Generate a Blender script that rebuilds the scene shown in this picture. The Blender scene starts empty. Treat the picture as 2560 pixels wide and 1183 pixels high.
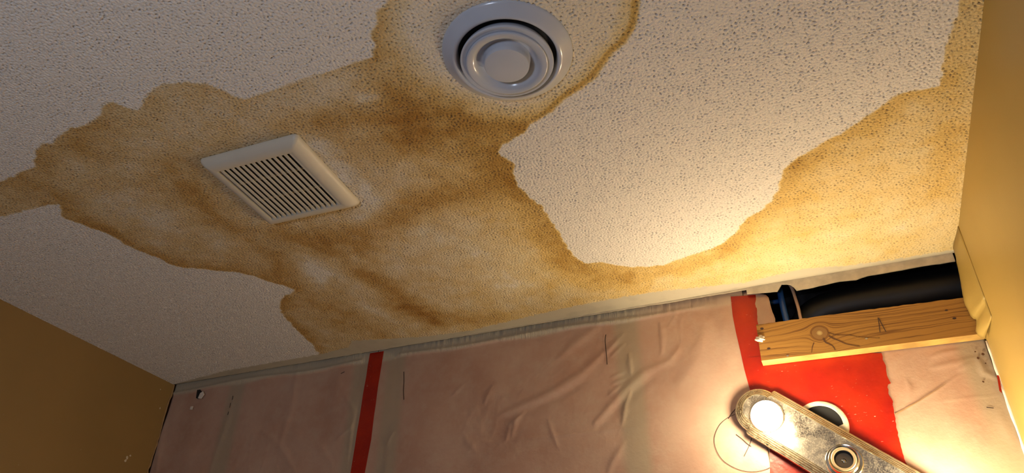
import bpy, bmesh, math, random
import numpy as np
from mathutils import Matrix, Vector
from mathutils.geometry import tessellate_polygon
random.seed(7)
rng = np.random.default_rng(11)

# ------------------------------------------------------------------ camera
F = 1841.7
PP = (1280.0, 591.5)
ROT = np.array([[0.91689427, -0.19703827, -0.34710346],      # rows: world x, y, z in camera axes (right, down, forward)
                [0.39789791, 0.51952888, 0.75615276],
                [0.03133924, -0.83142388, 0.55475417]])
ROT[0] = np.cross(ROT[1], ROT[2]); 
CZ = 1.44                                     # eye height; the ceiling is 1 m above it
CEIL = 2.44
XL, XR, YB, YR = -2.165, 0.361, 1.813, -1.15  # left wall, right wall, stripped wall, rear wall
YS = 1.826                                    # plane of the plastic sheeting

scn = bpy.context.scene
cam = bpy.data.cameras.new('camera'); camo = bpy.data.objects.new('camera', cam)
scn.collection.objects.link(camo); scn.camera = camo
cam.sensor_fit = 'HORIZONTAL'; cam.sensor_width = 36; cam.lens = F / 2560 * 36; cam.clip_start = 0.01
m = Matrix.Identity(4)
for i in range(3):
    m[i][0] = ROT[i][0]; m[i][1] = -ROT[i][1]; m[i][2] = -ROT[i][2]
m[2][3] = CZ
camo.matrix_world = m

# ------------------------------------------------------------------ view, world, lights
scn.view_settings.view_transform = 'Standard'; scn.view_settings.look = 'None'
scn.view_settings.gamma = 1; scn.view_settings.use_curve_mapping = False
scn.view_settings.exposure = 0.55
w = bpy.data.worlds.new('world'); scn.world = w; w.use_nodes = True
w.node_tree.nodes['Background'].inputs[0].default_value = (0.6, 0.75, 1, 1)
w.node_tree.nodes['Background'].inputs[1].default_value = 0.05
BULB_L = 90.0
BULB_C = (1.0, 0.825, 0.52)
def area_light(name, loc, target, sx, sy, power, col):
    l = bpy.data.lights.new(name, 'AREA'); l.shape = 'RECTANGLE'; l.size = sx; l.size_y = sy
    l.energy = power; l.color = col
    o = bpy.data.objects.new(name, l); scn.collection.objects.link(o); o.location = loc
    o.rotation_euler = (Vector(target) - Vector(loc)).to_track_quat('-Z', 'Y').to_euler()
    return o
# cool fill panel for light from behind, added in an unseen doorway, tilted up
area_light('doorway_fill', (-0.55, YR - 0.02, 1.15), (-0.55, YR + 0.75, 2.4), 0.34, 0.42, 11.0, (0.66, 0.76, 0.95))

# ------------------------------------------------------------------ geometry lookup
def ray(p):
    return ROT @ np.array([p[0] - PP[0], p[1] - PP[1], F])
def onC(p, h=1.0):
    d = ray(p); return (d * (h / d[2]))[:2]
def onY(p, y=YS):
    d = ray(p) * 1.0; d = d * (y / d[1]); return (d[0], d[2] + CZ)      # (x, world z)
def onX(p, x):
    d = ray(p); d = d * (x / d[0]); return (d[1], d[2] + CZ)

# ------------------------------------------------------------------ helpers
def link(o, parent=None):
    scn.collection.objects.link(o)
    if parent: o.parent = parent
    return o
def tag(o, label=None, cat=None, group=None, kind=None):
    for k, v in (('label', label), ('category', cat), ('group', group), ('kind', kind)):
        if v: o[k] = v
    return o
def empty(name, loc, label, cat, group=None):
    o = bpy.data.objects.new(name, None); scn.collection.objects.link(o); o.location = loc
    o.empty_display_size = 0.05
    return tag(o, label, cat, group)
def mesh_obj(name, verts, faces, mat, parent=None, smooth=False):
    me = bpy.data.meshes.new(name); me.from_pydata([tuple(map(float, v)) for v in verts], [], faces)
    me.update()
    if smooth: me.polygons.foreach_set('use_smooth', [True] * len(me.polygons))
    if mat: me.materials.append(mat)
    o = bpy.data.objects.new(name, me); return link(o, parent)
def bm_obj(name, bm, mat, parent=None, smooth=False):
    bmesh.ops.recalc_face_normals(bm, faces=bm.faces)
    me = bpy.data.meshes.new(name); bm.to_mesh(me); bm.free()
    if smooth: me.polygons.foreach_set('use_smooth', [True] * len(me.polygons))
    if mat: me.materials.append(mat)
    return link(bpy.data.objects.new(name, me), parent)
def box(bm, x0, x1, y0, y1, z0, z1):
    v = [bm.verts.new(c) for c in ((x0,y0,z0),(x1,y0,z0),(x1,y1,z0),(x0,y1,z0),(x0,y0,z1),(x1,y0,z1),(x1,y1,z1),(x0,y1,z1))]
    for f in ((0,3,2,1),(4,5,6,7),(0,1,5,4),(1,2,6,5),(2,3,7,6),(3,0,4,7)): bm.faces.new([v[i] for i in f])
def prism(bm, pts, axis, a, b):
    """extrude a 2-D outline: axis 'y' takes (x,z), 'x' takes (y,z), 'z' takes (x,y)"""
    def P(p, t):
        return {'y': (p[0], t, p[1]), 'x': (t, p[0], p[1]), 'z': (p[0], p[1], t)}[axis]
    A = [bm.verts.new(P(p, a)) for p in pts]; B = [bm.verts.new(P(p, b)) for p in pts]
    n = len(pts)
    for i in range(n): bm.faces.new((A[i], B[i], B[(i+1) % n], A[(i+1) % n]))
    for t in tessellate_polygon([[Vector((p[0], p[1], 0)) for p in pts]]):
        try:
            bm.faces.new([A[k] for k in t]); bm.faces.new([B[k] for k in t[::-1]])
        except ValueError: pass
def tube(bm, pts, r, n=12, caps=True):
    pts = [Vector(p) for p in pts]; rings = []
    up = Vector((0.13, 0.97, 0.21)).normalized()
    for i, p in enumerate(pts):
        t = (pts[min(i+1, len(pts)-1)] - pts[max(i-1, 0)]).normalized()
        a = t.cross(up)
        if a.length < 1e-3: a = t.cross(Vector((1, 0, 0)))
        a.normalize(); b = t.cross(a)
        rr = r[i] if isinstance(r, (list, tuple)) else r
        rings.append([bm.verts.new(p + a*math.cos(k*2*math.pi/n)*rr + b*math.sin(k*2*math.pi/n)*rr) for k in range(n)])
    for i in range(len(rings)-1):
        for k in range(n):
            bm.faces.new((rings[i][k], rings[i][(k+1) % n], rings[i+1][(k+1) % n], rings[i+1][k]))
    if caps: bm.faces.new(rings[0][::-1]); bm.faces.new(rings[-1])
def smoothline(pts, k=8):
    """Catmull-Rom through the points"""
    P = [np.array(p, float) for p in pts]; out = []
    for i in range(len(P)-1):
        p0 = P[max(i-1, 0)]; p1 = P[i]; p2 = P[i+1]; p3 = P[min(i+2, len(P)-1)]
        for j in range(k):
            t = j / k
            out.append(0.5*((2*p1) + (-p0+p2)*t + (2*p0-5*p1+4*p2-p3)*t*t + (-p0+3*p1-3*p2+p3)*t**3))
    out.append(P[-1]); return out
def lathe(name, profile, mat, parent, n=96, axis='z', smooth=True, close=True):
    """profile (r, t): revolved about local z (axis 'z') or local y ('y'); t along the axis"""
    vs, fs = [], []
    for r, t in profile:
        for k in range(n):
            a = 2*math.pi*k/n
            vs.append((r*math.cos(a), r*math.sin(a), t) if axis == 'z' else (r*math.cos(a), t, r*math.sin(a)))
    for i in range(len(profile)-1):
        for k in range(n):
            fs.append((i*n+k, i*n+(k+1) % n, (i+1)*n+(k+1) % n, (i+1)*n+k))
    if close and profile[-1][0] < 0.02 : fs.append(tuple(range((len(profile)-1)*n, len(profile)*n)))
    o = mesh_obj(name, vs, fs, mat, parent, smooth)
    bm = bmesh.new(); bm.from_mesh(o.data); bmesh.ops.recalc_face_normals(bm, faces=bm.faces); bm.to_mesh(o.data); bm.free()
    if smooth:
        md = o.modifiers.new('edges', 'EDGE_SPLIT'); md.split_angle = math.radians(40)
    return o

# ------------------------------------------------------------------ materials
class NT:
    def __init__(s, name, rough=0.6, metal=0.0, spec=0.5):
        s.m = bpy.data.materials.new(name); s.m.use_nodes = True; s.t = s.m.node_tree; s.n = s.t.nodes; s.l = s.t.links
        s.b = s.n['Principled BSDF']; s.b.inputs['Roughness'].default_value = rough
        s.b.inputs['Metallic'].default_value = metal; s.b.inputs['Specular IOR Level'].default_value = spec
        s.tc = s.n.new('ShaderNodeTexCoord')
    def put(s, sock, v):
        if hasattr(v, 'is_output'): s.l.new(v, sock)
        else: sock.default_value = v
    def noise(s, scale, detail=4, rough=0.5, vec=None, dist=0.0):
        n = s.n.new('ShaderNodeTexNoise'); n.inputs['Scale'].default_value = scale; n.inputs['Detail'].default_value = detail
        n.inputs['Roughness'].default_value = rough; n.inputs['Distortion'].default_value = dist
        s.l.new(vec if vec else s.tc.outputs['Object'], n.inputs['Vector']); return n.outputs['Fac']
    def voro(s, scale, vec=None, feature='F1'):
        n = s.n.new('ShaderNodeTexVoronoi'); n.feature = feature; n.inputs['Scale'].default_value = scale
        s.l.new(vec if vec else s.tc.outputs['Object'], n.inputs['Vector']); return n.outputs['Distance']
    def ramp(s, fac, stops, interp='LINEAR'):
        n = s.n.new('ShaderNodeValToRGB'); n.color_ramp.interpolation = interp
        e = n.color_ramp.elements
        while len(e) < len(stops): e.new(0.5)
        for el, (p, c) in zip(e, stops):
            el.position = p; el.color = (c, c, c, 1) if isinstance(c, (int, float)) else (*c, 1)
        s.put(n.inputs['Fac'], fac); return n.outputs['Color']
    def mix(s, f, a, b, mode='MIX'):
        n = s.n.new('ShaderNodeMix'); n.data_type = 'RGBA'; n.blend_type = mode
        s.put(n.inputs[0], f)
        for k, v in ((6, a), (7, b)):
            if isinstance(v, tuple): v = (*v, 1) if len(v) == 3 else v
            s.put(n.inputs[k], v)
        return n.outputs[2]
    def math(s, op, a, b=0.0, c=None):
        n = s.n.new('ShaderNodeMath'); n.operation = op; s.put(n.inputs[0], a); s.put(n.inputs[1], b)
        if c is not None: s.put(n.inputs[2], c)
        return n.outputs[0]
    def attr(s, name):
        n = s.n.new('ShaderNodeAttribute'); n.attribute_name = name; return n.outputs['Fac']
    def xyz(s):
        n = s.n.new('ShaderNodeSeparateXYZ'); s.l.new(s.tc.outputs['Object'], n.inputs[0]); return n.outputs
    def vec(s, x, y, z):
        n = s.n.new('ShaderNodeCombineXYZ')
        for i, v in enumerate((x, y, z)): s.put(n.inputs[i], v)
        return n.outputs[0]
    def color(s, c):
        if isinstance(c, tuple): s.b.inputs['Base Color'].default_value = (*c, 1)
        else: s.l.new(c, s.b.inputs['Base Color'])
    def rough(s, c): s.put(s.b.inputs['Roughness'], c)
    def bump(s, h, strength=0.3, dist=0.001):
        n = s.n.new('ShaderNodeBump'); n.inputs['Strength'].default_value = strength; n.inputs['Distance'].default_value = dist
        s.l.new(h, n.inputs['Height']); s.l.new(n.outputs[0], s.b.inputs['Normal'])

def simple(name, c, rough=0.6, metal=0.0, var=0.12, scale=30, bump=0.0):
    a = NT(name, rough, metal)
    f = a.noise(scale, 4)
    a.color(a.mix(a.ramp(f, [(0.35, 0.0), (0.7, 1.0)]), tuple(x*(1-var) for x in c), tuple(min(1, x*(1+var)) for x in c)))
    if bump: a.bump(a.noise(scale*8, 3), bump)
    return a.m

def mk_ceiling():
    a = NT('popcorn_ceiling', 0.9, 0, 0.2)
    st = a.attr('stain'); sm = a.attr('smooth'); yl = a.attr('yellow')
    f1 = a.noise(170, 3, 0.6); f2 = a.noise(9, 4)
    s2 = a.math('ADD', st, a.math('MULTIPLY', a.math('SUBTRACT', f2, 0.5), a.math('MULTIPLY', st, 0.35)))
    s2 = a.math('ADD', s2, a.math('MULTIPLY', a.math('SUBTRACT', f1, 0.5), a.math('MULTIPLY', st, 0.5)))
    c = a.ramp(s2, [(0.0, (0.80, 0.745, 0.68)), (0.12, (0.75, 0.65, 0.49)), (0.35, (0.68, 0.505, 0.27)), (0.62, (0.56, 0.345, 0.12)), (0.95, (0.40, 0.20, 0.05))])
    cy = a.ramp(s2, [(0.0, (0.80, 0.745, 0.68)), (0.12, (0.76, 0.62, 0.36)), (0.35, (0.70, 0.49, 0.18)), (0.62, (0.53, 0.33, 0.09)), (0.95, (0.44, 0.24, 0.05))])
    c = a.mix(yl, c, cy)
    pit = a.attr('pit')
    c = a.mix(a.math('MULTIPLY', pit, 0.55), c, (0.22, 0.17, 0.15))  # pits painted darker, standing in for the shade inside them
    c = a.mix(a.math('MULTIPLY', a.attr('pit_brown'), a.math("MULTIPLY", st, 0.85)), c, (0.20, 0.10, 0.035))  # pits in the stained area get a darker brown
    c = a.mix(sm, c, a.mix(a.ramp(a.noise(22, 4), [(0.5, 0.0), (0.75, 1.0)]), (0.55, 0.49, 0.38), (0.47, 0.42, 0.33)))
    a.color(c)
    h = a.math('MULTIPLY', a.noise(420, 3, 0.6), a.math('SUBTRACT', 1.0, sm))
    a.bump(h, 0.85, 0.0014)
    return a.m
def mk_paint(name, c1, c2, sc=3.0):
    a = NT(name, 0.42, 0, 0.4)
    f = a.noise(sc, 5)
    c = a.mix(a.ramp(f, [(0.3, 0.0), (0.7, 1.0)]), c1, c2)
    sp = a.ramp(a.noise(38, 2), [(0.77, 0.0), (0.80, 1.0)])
    a.color(a.mix(a.math('MULTIPLY', sp, 0.35), c, (0.7, 0.6, 0.4)))
    a.bump(a.noise(260, 3), 0.25, 0.0008); return a.m
def mk_sheet():
    a = NT('vapour_barrier_plastic', 0.42, 0, 0.42)
    top = a.attr('top'); stud = a.attr('stud')
    f = a.noise(5, 5, 0.6); g = a.noise(26, 4, 0.6)
    base = a.mix(a.ramp(f, [(0.35, 0.0), (0.68, 1.0)]), (0.45, 0.265, 0.19), (0.54, 0.36, 0.27))
    base = a.mix(a.ramp(g, [(0.45, 0.0), (0.72, 0.35)]), base, (0.56, 0.42, 0.32))
    c = a.mix(stud, base, (0.40, 0.325, 0.23))
    c = a.mix(top, c, (0.50, 0.43, 0.32))
    a.color(c)
    a.rough(a.ramp(a.noise(40, 3), [(0.3, 0.34), (0.7, 0.55)]))
    v = a.xyz()
    pleat = a.noise(1.0, 3, 0.6, a.vec(a.math('MULTIPLY', v[0], 330.0), 0.0, a.math('MULTIPLY', v[2], 26.0)))
    hb = a.math('ADD', a.noise(85, 5, 0.65), a.math('MULTIPLY', a.noise(17, 4, 0.55), 1.6))
    a.bump(a.math('ADD', a.math('MULTIPLY', hb, 0.45), a.math('MULTIPLY', a.math('MULTIPLY', pleat, top), 2.2)), 0.45, 0.003)
    a.b.inputs['Coat Weight'].default_value = 0.15; a.b.inputs['Coat Roughness'].default_value = 0.3
    return a.m
def mk_tape():
    a = NT('red_sheathing_tape', 0.38, 0, 0.45)
    v = a.xyz()
    f = a.noise(14, 4)
    c = a.mix(a.ramp(f, [(0.3, 0.0), (0.7, 1.0)]), (0.31, 0.007, 0.0015), (0.42, 0.018, 0.002))
    st = a.noise(1.0, 4, 0.7, a.vec(a.math('MULTIPLY', v[0], 60.0), 0.0, a.math('MULTIPLY', v[2], 190.0)))
    area = a.ramp(a.noise(9, 3), [(0.44, 0.0), (0.56, 1.0)])
    fl = a.math('MULTIPLY', a.ramp(st, [(0.645, 0.0), (0.68, 1.0)]), area)
    c = a.mix(a.math('MULTIPLY', fl, 0.9), c, (0.75, 0.55, 0.42))
    a.color(c); a.bump(a.math('ADD', a.noise(60, 4), a.math('MULTIPLY', a.noise(16, 3), 2.0)), 0.35, 0.003)
    return a.m
def mk_wood(kx, kz):
    """streamlines flowing round one knot at (kx, kz)"""
    a = NT('knotty_pine', 0.6, 0, 0.3)
    v = a.xyz()
    slope = 0.02
    dx = a.math('SUBTRACT', v[0], kx)
    dz = a.math('SUBTRACT', a.math('SUBTRACT', v[2], kz), a.math('MULTIPLY', dx, slope))
    wob = a.math('MULTIPLY', a.math('SUBTRACT', a.noise(14, 3), 0.5), 0.010)
    dz = a.math('ADD', dz, wob)
    r2 = a.math('ADD', a.math('MULTIPLY', dx, dx), a.math('MULTIPLY', dz, dz))
    R2 = 0.019**2
    k = a.math('SUBTRACT', 1.0, a.math('DIVIDE', R2, a.math('ADD', r2, 1e-5)))
    # grain also crowds below the knot: a wide soft deflection
    wide = a.math('DIVIDE', 0.0011, a.math('ADD', r2, 0.0022))
    k2 = a.math('SUBTRACT', k, a.math('MULTIPLY', wide, 0.55))
    psi = a.math('MULTIPLY', dz, k2)
    lines = a.noise(1.0, 2, 0.55, a.vec(a.math('MULTIPLY', v[0], 1.2), a.math('MULTIPLY', psi, 150.0), 0.0))
    fine = a.noise(1.0, 3, 0.6, a.vec(a.math('MULTIPLY', v[0], 8.0), a.math('MULTIPLY', psi, 900.0), 3.0))
    l = a.ramp(lines, [(0.0, 0.0), (0.50, 0.0), (0.56, 1.0), (0.60, 0.15), (0.70, 0.0), (0.78, 0.7), (1.0, 0.2)])
    base = a.mix(a.ramp(fine, [(0.3, 0.0), (0.7, 1.0)]), (0.32, 0.15, 0.03), (0.42, 0.22, 0.055))
    c = a.mix(a.math('MULTIPLY', l, 0.9), base, (0.13, 0.05, 0.015))
    r = a.math('SQRT', r2)
    rings = a.math('MULTIPLY', a.math('ADD', a.math('SINE', a.math('MULTIPLY', r, 2100.0)), 1.0), 0.5)
    kc = a.mix(rings, (0.20, 0.095, 0.03), (0.33, 0.18, 0.06))
    kc = a.mix(a.ramp(r, [(0.0, 1.0), (0.004, 0.8), (0.006, 0.0)]), kc, (0.50, 0.36, 0.15))
    inside = a.ramp(r, [(0.0, 1.0), (0.0170, 1.0), (0.0195, 0.0)])
    c = a.mix(inside, c, kc)
    ringd = a.ramp(r, [(0.0, 0.0), (0.0168, 0.0), (0.0195, 0.8), (0.0225, 0.0), (1.0, 0.0)])
    c = a.mix(ringd, c, (0.12, 0.045, 0.015))
    a.color(c); a.bump(fine, 0.15, 0.001)
    return a.m
def mk_metal(name, c, r0, r1, sc, dust=0.0, dirt=(0.4, 0.33, 0.22)):
    a = NT(name, 0.2, 1.0)
    a.rough(a.ramp(a.noise(sc, 5, 0.65), [(0.35, r0), (0.7, r1)]))
    a.color(c)
    if dust:
        blot = a.ramp(a.noise(sc*1.3, 6, 0.7, dist=0.6), [(0.45, 0.0), (0.72, 1.0)])
        grit = a.ramp(a.noise(330, 2), [(0.42, 0.0), (0.62, 1.0)])
        f = a.math('MULTIPLY', a.math('ADD', a.math('MULTIPLY', blot, 0.75), a.math('MULTIPLY', grit, 0.35)), dust)
        a.color(a.mix(f, c, dirt)); a.put(a.b.inputs['Metallic'], a.math('SUBTRACT', 1.0, f))
        sc_ = a.ramp(a.noise(1.0, 5, 0.7, a.vec(a.math('MULTIPLY', a.xyz()[0], 25.0), 0.0, a.math('MULTIPLY', a.xyz()[2], 50.0)), 1.0), [(0.62, 0.0), (0.7, 1.0)])
        a.bump(sc_, 0.1, 0.001)
    return a.m

M = {}
M['ceiling'] = mk_ceiling()
M['paint_l'] = mk_paint('shaded_tan_paint', (0.29, 0.175, 0.058), (0.33, 0.20, 0.068))  # right wall's paint, darkened in colour for the dimmer left side
M['paint_r'] = mk_paint('ochre_wall_paint', (0.36, 0.24, 0.062), (0.41, 0.28, 0.08))
M['core'] = simple('gypsum_core', (0.62, 0.52, 0.38), 0.9, bump=0.4)
M['paper'] = simple('torn_drywall_paper', (0.36, 0.22, 0.10), 0.9, bump=0.4)
M['compound'] = simple('joint_compound', (0.60, 0.52, 0.40), 0.8, var=0.15, scale=40, bump=0.2)
M['sheet'] = mk_sheet(); M['tape'] = mk_tape()
M['stud'] = simple('framing_lumber', (0.20, 0.14, 0.08), 0.8, scale=12, bump=0.2)
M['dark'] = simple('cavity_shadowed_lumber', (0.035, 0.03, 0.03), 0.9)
M['insul'] = simple('pink_insulation', (0.5, 0.2, 0.18), 1.0, scale=20, bump=0.5)
M['floor'] = simple('floor_tile', (0.62, 0.58, 0.50), 0.5, scale=4)
M['rearwall'] = simple('rear_wall_paint', (0.46, 0.34, 0.18), 0.6, scale=3)
M['abs'] = simple('black_drain_plastic', (0.008, 0.008, 0.0085), 0.5, scale=25, bump=0.1)
M['blue'] = simple('blue_water_pipe', (0.02, 0.09, 0.32), 0.35)
M['cable'] = simple('cable_jacket', (0.62, 0.42, 0.30), 0.5)
M['backpoly'] = simple('inner_plastic', (0.20, 0.21, 0.27), 0.4, scale=12, bump=0.3)
M['vent'] = simple('vent_plastic', (0.50, 0.535, 0.62), 0.18, var=0.03, scale=15)
M['grille'] = simple('grille_plastic', (0.62, 0.57, 0.47), 0.45, var=0.03, scale=10)
M['black'] = simple('housing_black', (0.01, 0.01, 0.011), 0.8)
M['grillein'] = simple('blower_metal', (0.16, 0.15, 0.14), 0.5, metal=0.6, scale=30)
M['chrome'] = mk_metal('dusty_mirror_plate', (0.50, 0.44, 0.37), 0.14, 0.32, 18, dust=0.5, dirt=(0.20, 0.155, 0.10))
M['rim'] = mk_metal('ribbed_metal_rim', (0.52, 0.44, 0.32), 0.25, 0.45, 30, dust=0.75, dirt=(0.30, 0.225, 0.125))
M['socket'] = mk_metal('socket_chrome', (0.75, 0.72, 0.66), 0.08, 0.18, 20)
M['porcelain'] = simple('socket_ring', (0.34, 0.25, 0.15), 0.35)
M['sockin'] = mk_metal('socket_shell', (0.10, 0.12, 0.16), 0.12, 0.25, 60)
M['boxrim'] = simple('plastered_box_rim', (0.66, 0.58, 0.44), 0.8, scale=60, bump=0.5, var=0.25)
M['ink'] = simple('marker_ink', (0.045, 0.022, 0.018), 0.6)
M['crack'] = simple('dark_pitch_grain', (0.10, 0.04, 0.014), 0.7)
M['white'] = simple('plaster_white', (0.78, 0.70, 0.60), 0.8, bump=0.4, scale=50)
M['steel'] = mk_metal('staple_steel', (0.5, 0.5, 0.5), 0.25, 0.4, 40)
for nm, st in (('bulb_low', 1.45), ('bulb', 1.0)):
    g = NT('lit_' + nm, 0.4)
    g.color((1.0, 0.95, 0.85)); g.b.inputs['Emission Color'].default_value = (*BULB_C, 1)
    g.b.inputs['Emission Strength'].default_value = BULB_L*st; M[nm] = g.m

# ------------------------------------------------------------------ 2-D fields on the ceiling
def seg_dist(PX, PY, a, b):
    ax, ay = a; bx, by = b; dx, dy = bx-ax, by-ay
    t = np.clip(((PX-ax)*dx + (PY-ay)*dy) / (dx*dx+dy*dy+1e-12), 0, 1)
    return np.hypot(PX-ax-t*dx, PY-ay-t*dy)
def poly_sdf(PX, PY, pts):
    d = np.full(PX.shape, 9.0); ins = np.zeros(PX.shape, bool); n = len(pts)
    for i in range(n):
        a, b = pts[i], pts[(i+1) % n]
        d = np.minimum(d, seg_dist(PX, PY, a, b))
        c = ((a[1] > PY) != (b[1] > PY)) & (PX < (b[0]-a[0])*(PY-a[1])/((b[1]-a[1]) + 1e-12) + a[0])
        ins ^= c
    return np.where(ins, -d, d)
def line_dist(PX, PY, pts):
    d = np.full(PX.shape, 9.0)
    for a, b in zip(pts[:-1], pts[1:]): d = np.minimum(d, seg_dist(PX, PY, a, b))
    return d
def sstep(x, a, b):
    t = np.clip((x-a)/(b-a), 0, 1); return t*t*(3-2*t)
def band_noise(ny, nx, step, wavelength, spread=0.35):
    """isotropic band-passed noise, unit variance"""
    n = rng.standard_normal((ny, nx)); fy = np.fft.fftfreq(ny, step)[:, None]; fx = np.fft.rfftfreq(nx, step)[None]
    fr = np.hypot(fx, fy); f0 = 1/wavelength
    H = np.exp(-(np.log(fr/f0 + 1e-9)**2) / (2*spread**2))
    r = np.fft.irfft2(np.fft.rfft2(n)*H, s=(ny, nx)); return r/r.std()

def C(pts): return [tuple(onC(p)) for p in pts]
def CS(pts): return [tuple(onC(p)) for p in smoothline(pts, 4)]
STAIN_OUT = CS([(985,-60),(967,0),(950,22),(940,38),(943,58),(932,85),(934,105),(936,130),(932,143),(900,152),(820,180),(750,200),(690,222),(630,243),(600,245),
 (565,232),(530,215),(500,209),(450,207),(395,217),(370,237),(355,260),(345,272),(325,272),(295,260),(272,255),(257,265),(252,287),
 (235,300),(215,315),(175,322),(150,340),(127,357),(100,367),(87,395),(80,420),(45,435),(0,455),(-90,480),(-90,560),(0,542),(75,524),(145,510),(155,540),
 (200,560),(240,574),(285,592),(320,615),(360,632),(400,648),(430,662),(460,669),(500,672),(550,677),(600,682),(645,694),(680,707),(715,717),(737,727),(710,742),
 (700,762),(705,782),(720,802),(740,822),(760,842),(785,867),(800,882),(900,910),(2390,660),(2480,-60)])
CLEAN_R = CS([(1593,-60),(1592,0),(1588,60),(1562,104),(1530,135),(1492,190),(1450,224),(1412,247),(1372,282),(1330,305),(1312,328),(1282,347),(1240,376),(1262,396),
 (1283,412),(1285,440),(1292,462),(1330,498),(1353,517),(1378,557),(1402,592),(1418,620),(1436,642),(1462,658),(1500,657),(1545,664),(1600,668),(1660,662),
 (1700,648),(1760,628),(1800,613),(1832,590),(1862,553),(1885,538),(1907,524),(1930,502),(1945,472),(1960,432),(1992,396),(2042,368),(2080,345),(2120,324),(2160,295),
 (2200,270),(2232,244),(2270,230),(2330,222),(2352,205),(2360,150),(2366,110),(2385,60),(2405,0),(2410,-60)])
VENT_CLEAN = C([(1010,-60),(1000,30),(1010,100),(1060,170),(1130,225),(1200,262),(1300,280),(1380,250),(1440,205),(1490,150),(1535,100),(1565,50),(1575,-60)])
RIMLINE = CS([(1600,-60),(1588,0),(1580,60),(1552,104),(1520,133),(1482,185),(1442,219),(1404,244),(1364,280),(1325,303)])
STROKES = [  # polyline, half width (m), strength, yellow
 ([(985,235),(1035,262),(1015,300)], .030, .42), ([(800,305),(900,293),(1010,292),(1060,300)], .030, .30),
 ([(1165,308),(1235,325),(1300,318)], .020, .50), ([(1130,290),(1080,320)], .03, .15),
 ([(1040,360),(1110,385),(1180,375)], .035, .28), ([(900,360),(1000,350)], .03, .15),
 ([(720,590),(800,598),(870,588),(960,560),(1070,505),(1170,475),(1235,430)], .030, .42),
 ([(790,620),(860,640),(930,615)], .020, .28),
 ([(900,682),(960,712),(1020,760),(1080,805)], .022, .48), ([(1010,770),(1120,800),(1230,795)], .025, .34),
 ([(830,770),(900,800),(950,840)], .025, .25), ([(735,720),(800,770),(860,820)], .018, .14),
 ([(285,590),(360,630),(450,665),(550,674),(640,690),(715,714)], .020, .26),
 ([(705,745),(708,780),(745,825),(795,870)], .014, .28),
 ([(620,620),(690,640),(700,690)], .022, .26),
 ([(160,500),(190,545),(260,582)], .024, .26), ([(30,460),(110,430),(150,370),(250,310)], .030, .16),
 ([(480,475),(530,535),(600,575)], .022, .32), ([(440,440),(480,475)], .03, .18),
 ([(560,400),(480,410),(700,320)], .025, .10),
 ([(940,30),(935,90),(940,140)], .015, .22),
 ([(1290,470),(1370,560),(1430,650),(1500,690),(1560,700)], .022, .36),
 ([(1250,400),(1280,450)], .022, .22), ([(1340,600),(1390,660),(1440,690)], .02, .15),
 ([(1560,692),(1640,685),(1720,668),(1810,630)], .012, .20),
 ([(1820,625),(1870,570),(1950,490),(1985,420)], .022, .22),
 ([(1985,410),(2060,372),(2200,290),(2270,245)], .020, .20),
 ([(2370,340),(2355,420),(2340,480)], .022, .26), ([(2390,200),(2400,300)], .02, .10),
 ([(2160,600),(2230,630)], .022, .16), ([(2000,560),(2060,450)], .05, .08)]
LIGHTS = [([(900,252),(940,240)], .008, .30), ([(780,680),(850,690)], .018, .22), ([(770,640),(800,700)], .02, .18),
          ([(910,470),(935,520),(900,545)], .018, .28), ([(790,360),(860,440)], .016, .20), ([(1100,410),(1180,430)], .02, .12),
          ([(1100,600),(1250,640),(1300,720)], .06, .14), ([(300,520),(400,560)], .05, .12), ([(900,760),(980,800)], .012, .18),
          ([(550,620),(650,600)], .02, .12), ([(2000,650),(2300,560)], .05, .08), ([(770,220),(880,200)], .05, .10)]
SMOOTH = C([(432,962),(560,928),(690,905),(800,886),(872,868),(880,852),(960,848),(1060,842),(1180,826),(1235,812),(1300,797),(1385,776),(1480,757),(1560,742),
 (1650,728),(1750,718),(1860,707),(1930,690),(2010,672),(2120,664),(2240,648),(2385,624),(2400,640),(2400,700),(1280,900),(432,1000)])

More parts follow.
